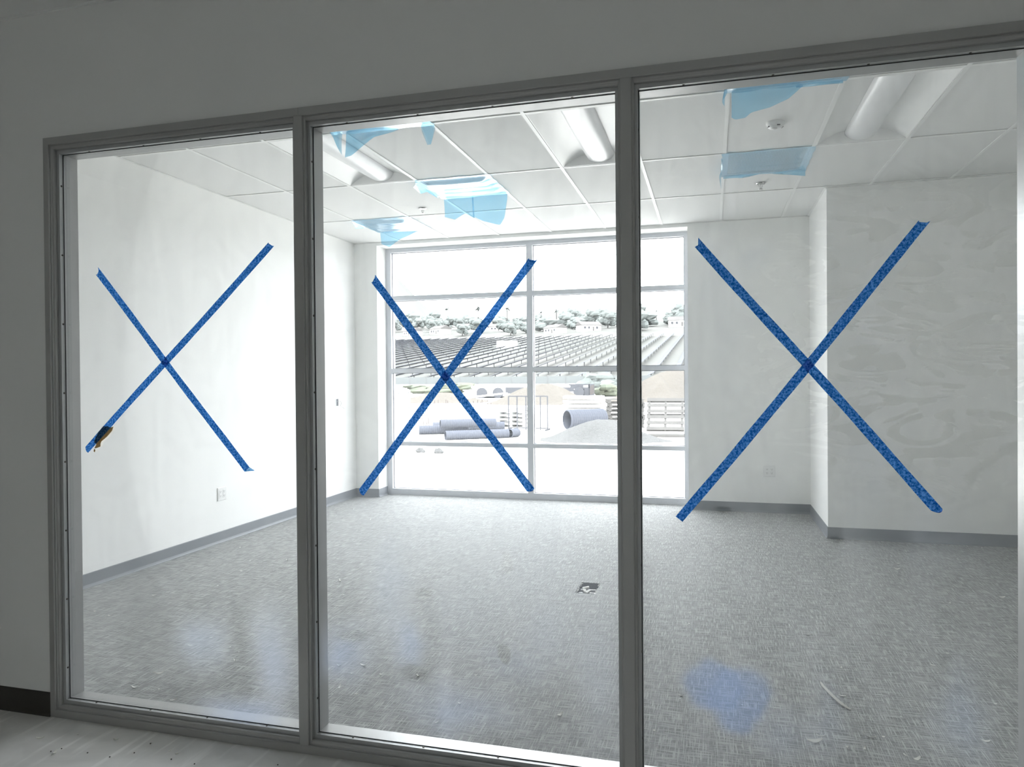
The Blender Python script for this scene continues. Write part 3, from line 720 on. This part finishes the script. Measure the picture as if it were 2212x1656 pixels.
# trees on the hill
def crown(seed, n, mt, name='foliage'):
    r = random.Random(seed); m = MB()
    for _ in range(n):
        c = np.array([r.gauss(0, .42), r.gauss(0, .42), r.uniform(.3, 1.25)]); rad = r.uniform(.28, .5)
        rings = []
        for i in range(1, 6):
            ph = math.pi*i/6; rings.append([c+rad*r.uniform(.75, 1.2)*np.array([math.sin(ph)*math.cos(t), math.sin(ph)*math.sin(t), -math.cos(ph)*.85]) for t in np.linspace(0, 2*math.pi, 8, endpoint=False)])
        m.loft(rings)
    return m.build(name, mt)
def tree_proto(seed, mt):
    t = empty('hill_tree'); f = crown(seed, 12, mt, 'foliage'); f.parent = t
    k = MB().tube([(0, 0, -.25), (.02, 0, .25), (.0, .03, .7)], [.07, .05, .03], 7).build('trunk', M_TRUNK); k.parent = t
    return t
TP = [tree_proto(s, M_LEAF) for s in (1, 2, 3)]
def palm_proto():
    t = empty('palm_tree'); MB().tube([(0, 0, -.1), (.01, 0, .5), (0, 0, 1.)], [.045, .035, .03], 7).build('trunk', M_TRUNK, t)
    m = MB(); r = random.Random(3)
    for k in range(16):
        a = k*2.4; e = r.uniform(-.5, .9); L = r.uniform(.22, .3); pr = []
        for i in range(5):
            s_ = i/4; d = L*s_; z = 1+d*math.sin(e)-.28*s_*s_*L*2; pr.append((d*math.cos(a), d*math.sin(a), z))
        rings = []
        for i, p_ in enumerate(pr):
            wv = .05*math.sin(math.pi*(.12+.85*i/4)); sx = np.array([-math.sin(a), math.cos(a), 0])*wv
            rings.append([np.array(p_)-sx, np.array(p_)+sx, np.array(p_)+sx+(0, 0, .006), np.array(p_)-sx+(0, 0, .006)])
        m.loft(rings)
    m.build('fronds', M_LEAF, t); return t
PP = palm_proto()
rnd = random.Random(9)
HOUSES = ((892, 482), (952, 484), (1012, 500), (1045, 545), (1078, 520), (1200, 452), (1272, 456), (1470, 452))
TL = 'grey green bushy tree on the far hillside behind the solar field'
placed = [(*on(a, b)[:2], 9., 8.) for a, b in HOUSES]
for k in range(2500):
    if len(placed) >= 96: break
    px = rnd.uniform(800, 1520); dist = 440+rnd.random()**1.3*230; s_ = rnd.uniform(4.5, 8.)*(1+.25*(dist-440)/200); q = on(px, dist); sx = s_*rnd.uniform(.9, 1.3)
    if 1380 < px < 1440 and dist > 480 or q[1] < 424+s_: continue
    if any(abs(q[0]-a[0]) < 1.15*(sx+a[2]) and abs(q[1]-a[1]) < 1.15*(s_+a[3]) for a in placed): continue
    placed.append((q[0], q[1], sx, s_))
    o = dup(TP[k % 3], None, tuple(q), 0, (sx, s_, s_*rnd.uniform(.8, 1.15))); tag(o, TL, 'tree', 'trees on the far hillside')
for px, top, dist in ((1034, 662, 575), (1097, 663, 575), (1170, 672, 560), (1203, 668, 575), (1311, 676, 560), (1457, 678, 540), (1419, 688, 520), (968, 664, 590)):
    q = on(px, dist); zt = PD(px, top, dist)[2]; hh = max(9., zt-q[2])/1.08
    o = dup(PP, None, tuple(q), px*.37, (hh*.85, hh*.85, hh)); tag(o, 'tall slender palm tree rising above the far hillside trees', 'palm tree', 'palm trees on the far hillside')
for o in TP+[PP]:
    for ch in list(o.children): bpy.data.objects.remove(ch)
    bpy.data.objects.remove(o)
# houses
def house_proto():
    t = empty('hill_house'); MB().box(-6, 6, -4, 4, -2, 3.2).build('wall', M_HOUSE, t)
    MB().loft([[(x, -4.6, 3.1), (x, 4.6, 3.1), (x, 0, 5.4)] for x in (-6.5, 6.5)]).build('roof', M_ROOF, t)
    for x in (-4, -1.5, 3.5): MB().box(x-.6, x+.6, -4.05, -3.99, 1, 2.3).build('window', M_MACH, t)
    MB().box(.7, 1.7, -4.05, -3.99, -.2, 2.1).build('door', M_ROOF, t)
    return t
HP = house_proto()
for px, dist in HOUSES:
    o = dup(HP, None, tuple(on(px, dist)), px*.9 % 1.2-.6, (rnd.uniform(.8, 1.2),)*3); tag(o, 'small pale house with a brown gable roof on the far hillside', 'house', 'houses on the far hillside')
for ch in list(HP.children): bpy.data.objects.remove(ch)
bpy.data.objects.remove(HP)

# mounds and bushes in the yard
def mound(name, px, py, rx, ry, h, mt, label, cat, seed, z0=ZG):
    c = G(px, py); r = random.Random(seed); ph = [r.uniform(0, 6) for _ in range(6)]
    m = MB(); rings = []
    for i in range(13):
        s_ = 1-i/12; rings.append([])
        for j in range(40):
            t = 2*math.pi*j/40; rr = s_*(1+.12*math.sin(2*t+ph[0])+.07*math.sin(5*t+ph[1])+.04*math.sin(9*t+ph[2]))
            zz = h*(math.cos(min(1, s_)*math.pi)*.5+.5)*(1+min(1, s_*2)*(.12*math.sin(3*t+ph[3]+4*s_)+.06*math.sin(8*t+ph[4]+9*s_))) if s_ < 1 else -.05
            rings[-1].append((c[0]+rx*rr*math.cos(t), c[1]+ry*rr*math.sin(t), z0+zz))
    o = m.loft(rings).build(name, mt, smooth=True); tag(o, label, cat); return o
mound('dirt_mound', 1175, 872, 3.2, 2.5, 1.15, M_DIRT, 'brown dirt mound behind the tubular steel rack', 'dirt pile', 1)
mound('dirt_mound', 1460, 865, 5.0, 3.2, 1.9, M_DIRT, 'tall brown dirt mound behind the leaning pallet', 'dirt pile', 2)
mound('dirt_mound', 1080, 850, 3.5, 3, .9, M_SAND, 'pale sand mound beside the white truck', 'dirt pile', 3)
mound('dirt_mound', 955, 868, 3.9, 2.5, .6, M_DIRT, 'low brown bank behind the rebar formwork', 'dirt pile', 6)
mound('gravel_pile', 1300, 951, 1.55, 1.1, .50, M_GRAVEL, 'low grey gravel pile in front of the big corrugated pipe', 'gravel pile', 4)
def bush(px, py, s_, mt, label):
    f = crown(int(px), 16, mt, 'yard_bush'); q = G(px, py); f.location = (q[0], q[1], ZG-.25*s_[2]); f.scale = s_; tag(f, label, 'bush')
bush(1305, 847, (2.0, 1.6, 1.5), M_LEAF, 'grey green bush behind the crane counterweight')
bush(1315, 856, (1.4, 1.1, .8), M_LEAF2, 'yellow green bush beside the grey green bush')
bush(965, 851, (2.4, 1.6, .8), M_LEAF2, 'low yellow green bush on the bank behind the formwork')
bush(915, 848, (2.2, 1.6, .7), M_LEAF2, 'yellow green bush beside the tall form panels')

# corrugated pipes
def corr(name, a, b, r, label, pitch=.05, wall=.02, grp=None):
    a, b = np.array(a, float), np.array(b, float); L = np.linalg.norm(b-a); n = max(6, int(L/pitch)); pts = []; rad = []
    for i in range(n*2+1):
        pts.append(a+(b-a)*i/(n*2)); rad.append(r*(1 if i % 2 else .93))
    m = MB(); m.tube(pts, rad, 20, caps=False); m.tube(pts[::len(pts)-1], [r*.86]*2, 20, caps=False)
    for e, rr in ((pts[0], 1), (pts[-1], 1)):
        d = (b-a)/L; u_ = np.cross(d, (0, 0, 1)); u_ = u_/np.linalg.norm(u_); v_ = np.cross(d, u_)
        m.loft([[e+q*(math.cos(t)*u_+math.sin(t)*v_) for t in np.linspace(0, 2*math.pi, 20, endpoint=False)] for q in (r*.93, r*.86)], caps=False)
    o = m.build(name, M_PIPE); tag(o, label, 'pipe', grp); return o
p0 = G(1225, 929); dirp = np.array([.78, .63, 0]); rp = .30
corr('culvert_pipe', p0+(0, 0, rp), p0+dirp*1.2+(0, 0, rp), rp, 'large open blue grey corrugated pipe lying behind the gravel pile', .07)
e1 = G(935, 930); e2 = G(1090, 928)
corr('drain_pipe', e1+(0, 0, .12), e2+(0, 0, .12), .13, 'blue grey corrugated pipe lying at the back of the pipe heap')
f1 = G(905, 938); f2 = G(1010, 936); corr('drain_pipe', f1+(0, 0, .12), f2+(0, 0, .12), .125, 'short blue grey pipe with its end by the form panels')
g1 = G(962, 950); g2 = G(1098, 945); corr('drain_pipe', g1+(0, 0, .11), g2+(0, 0, .11), .12, 'blue grey corrugated pipe at the front of the pipe heap')
h1 = G(1101, 945); h2 = G(1118, 943); corr('pipe_coupling', h1+(0, 0, .11), h2+(0, 0, .11), .115, 'short blue grey coupling at the end of the front pipe')
i1 = (e1+g1)/2; i2 = (e2+g2)/2
corr('drain_pipe', i1+(.05, 0, .30), i2+(-.3, 0, .30), .12, 'blue grey corrugated pipe resting on top of the pipe heap')

# pallets
def pallet(m, c, ax, ay, az, w_=1.1, d_=1.0):
    c, ax, ay, az = map(np.array, (c, ax, ay, az))
    for k in (-1, 0, 1): m.obox(c+ax*k*w_*.44+az*.045, ax, ay, az, .03, d_/2, .04)
    for z_, n in ((.0, 3), (.094, 6)):
        for k in range(n): m.obox(c+ay*((k/(n-1)-.5)*d_*.9)+az*z_, ax, ay, az, w_/2, .045, .009)
X, Y, Z = np.array([1., 0, 0]), np.array([0, 1., 0]), np.array([0, 0, 1.])
rz = np.array([.97, .24, 0]); ry_ = np.array([-.24, .97, 0])
q = G(1350, 921)
for k in range(7):
    m = MB(); pallet(m, q+Z*(.012+.122*k)+X*.02*((k*7) % 3-1), rz, ry_, Z); tag(m.build('wooden_pallet', M_LUMBER), 'weathered wooden pallet in the stack beside the culvert pipe', 'pallet', 'stacked pallets')
q = G(1437, 935); tilt = np.array([0, .45, .89]); m = MB(); pallet(m, q+Z*.02+tilt*.5, X, tilt, np.array([0, -.89, .45]), 1.0, .95)
tag(m.build('wooden_pallet', M_LUMBER), 'weathered wooden pallet leaning upright before the tall dirt mound', 'pallet')
q = G(1440, 944)
for k in range(3): tag(MB().obox(q+X*(.06*k)+Y*.16*k+Z*.03, (1, 0, 0), (0, 1, 0), Z, .6, .05, .03).build('loose_board', M_LUMBER), 'loose board on the sand under the leaning pallet', 'board', 'boards under the leaning pallet')
q = G(1258, 897)
for k in range(5):
    for i in range(3): tag(MB().obox(q+Z*(.06+.165*k)+Y*(.32*i)+X*(.03*((k*5+i) % 3-1)), X, Y, Z, .78-.05*(k % 2), .13, .05).build('timber_beam', M_LUMBER_W), 'whitish timber beam in the stack behind the culvert pipe', 'timber', 'stacked timber beams')
q = G(1112, 921)
for k in range(5): 
    m = MB(); pallet(m, q+Z*(.012+.125*k), X, Y, Z, .9, .9); tag(m.build('wooden_pallet', M_LUMBER_W), 'whitish pallet in the stack beside the tubular steel rack', 'pallet', 'whitish pallets by the rack')
# tubular rack
q0, q1 = G(1099, 928), G(1180, 930); q1[1] = q0[1]; hh = .98; m = MB()
rk = empty('steel_rack', tuple((q0+q1)/2)); tag(rk, 'thin dark tubular steel rack frame standing open in the yard', 'rack')
for i, s_ in enumerate((0, .22, .45, .82, 1)):
    a = q0+(q1-q0)*s_; sub(MB().bar(a, a+Z*hh, .028, .028).build('upright', M_MACH), rk)
sub(MB().bar(q0+Z*hh, q1+Z*hh, .03, .03).build('top_rail', M_MACH), rk)
sub(MB().bar(q0+Z*.06, q1+Z*.06, .03, .03).build('bottom_rail', M_MACH), rk)
for a in (q0, q1): sub(MB().bar(a-Y*.25+Z*.02, a+Y*.25+Z*.02, .05, .04).build('foot', M_MACH), rk)
# form panels
for k, (pa, pb) in enumerate((((847, 951), (862, 948)), ((864, 947), (883, 944)))):
    a, b = G(*pa), G(*pb); d = b-a; L = np.linalg.norm(d); d = d/L; nn = np.cross(d, Z); fp = empty('form_panel', tuple((a+b)/2)); tag(fp, 'tall pale steel form panel standing beside the corrugated pipes', 'form panel', 'steel form panels')
    H_ = 1.22
    sub(MB().obox((a+b)/2+Z*H_/2, d, nn, Z, L/2-.005, .012, H_/2).build('sheet', M_FORM), fp)
    for z_ in (.03, .4, .8, 1.19): sub(MB().obox((a+b)/2+Z*z_+nn*.035, d, nn, Z, L/2-.005, .03, .02).build('rib', M_FORM), fp)
    for e in (-1, 1): sub(MB().obox((a+b)/2+d*e*(L/2-.02)+Z*H_/2+nn*.035, d, nn, Z, .012, .03, H_/2).build('rib', M_FORM), fp)
# rebar formwork
q0, q1 = G(925, 914), G(1062, 914); fw_ = empty('formwork', tuple((q0+q1)/2)); tag(fw_, 'low concrete formwork with rusty upright rebar behind the pipe heap', 'formwork')
sub(MB().bar(q0+Z*.16, q1+Z*.16, .5, .32).build('form_box', M_FORM), fw_)
rnd = random.Random(5)
for k in range(22):
    a = q0+(q1-q0)*((k+.5)/22)+Y*rnd.uniform(-.2, .2); sub(MB().bar(a+Z*.3, a+Z*rnd.uniform(.62, .82)+X*rnd.uniform(-.02, .02), .016, .016).build('rebar', M_RUST), fw_)
for k in range(9):
    a = G(896+k*3.6, 926); tag(MB().bar(a, a+Z*rnd.uniform(.45, .7)+X*.03, .016, .016).build('rebar_stake', M_RUST), 'thin rusty stake standing in the sand left of the formwork', 'stake', 'rusty stakes')
a, b = G(1010, 917)+Z*.88, G(1092, 905)+Z*.95; tag(MB().bar(a, b, .2, .04).build('plank', M_LUMBER_W), 'whitish plank lying slanted over the rebar formwork', 'plank')
a, b = G(1012, 924)+Z*.35, G(1082, 917)+Z*.33; tag(MB().bar(a, b, .25, .03).build('plank', M_LUMBER_W), 'whitish plank lying flat before the formwork', 'plank')
# crane truck lying low behind the mounds
D_ = 54.
def CP(px, py, dz=0): return PD(px, py, D_+dz)
ct = empty('crane_truck', (*CP(1150, 862)[:2], ZG)); tag(ct, 'white and dark boom crane truck with striped counterweight behind the mounds', 'truck')
gz = ZG
def cbox(px0, px1, py0, py1, dep, mt, nm, off=0):
    a, b = CP(px0, py1, off), CP(px1, py0, off); d = b-a; d[2] = 0; L = np.linalg.norm(d); d = d/L; nn = np.cross(Z, d)
    sub(MB().obox((a+b)/2+nn*dep/2, d, nn, Z, L/2, dep/2, (b[2]-a[2])/2).build(nm, mt), ct)
cbox(1018, 1270, 832, 838, .5, M_MACH_W, 'boom')
cbox(1022, 1092, 838, 856, 1.6, M_MACH_W, 'cab_body')
cbox(1092, 1132, 836, 850, 1.4, M_MACH, 'engine')
cbox(1208, 1240, 836, 846, 1.4, M_MACH, 'winch')
cbox(1232, 1272, 829, 840, 1.4, M_MACH, 'slew_frame')
cbox(1262, 1274, 838, 853, 1.2, M_MACH, 'counterweight_arm')
cbox(1018, 1285, 853, 859, 1.5, M_MACH, 'chassis', .2)
cbox(1274, 1284, 829, 854, 1.3, M_MACH, 'counterweight', -.1)
for k in range(4):
    a = CP(1275, 836+k*5, -.12); b = CP(1283, 832+k*5, -.12); sub(MB().bar(a, b, .02, .05).build('hazard_stripe', M_ORANGE), ct)
for px in (1040, 1075, 1160, 1200, 1250):
    c = CP(px, 861, -.1); c[2] = gz+.38; sub(MB().tube([c, c+Y*.35], .40, 16).build('wheel', M_MACH), ct)
# rubble heap on the sand
rnd = random.Random(31)
rb = [(889, 975), (908, 977), (927, 976), (947, 979)]
for k, (x, y) in enumerate(rb):
    q = G(x, y); m = MB(); rr = [[(q[0]+s_*rnd.uniform(.07, .12)*math.cos(t), q[1]+s_*rnd.uniform(.06, .1)*math.sin(t), ZG+z_*rnd.uniform(.8, 1.2)) for t in np.linspace(0, 6.28, 7, endpoint=False)] for s_, z_ in ((1, 0), (1.05, .04), (.5, .1))]
    tag(m.loft(rr).build('rubble_lump', M_GRAVEL if k % 2 else M_LUMBER_W), 'lump of pale rubble on the bare sand before the pipe heap', 'rubble', 'rubble lumps on the sand')
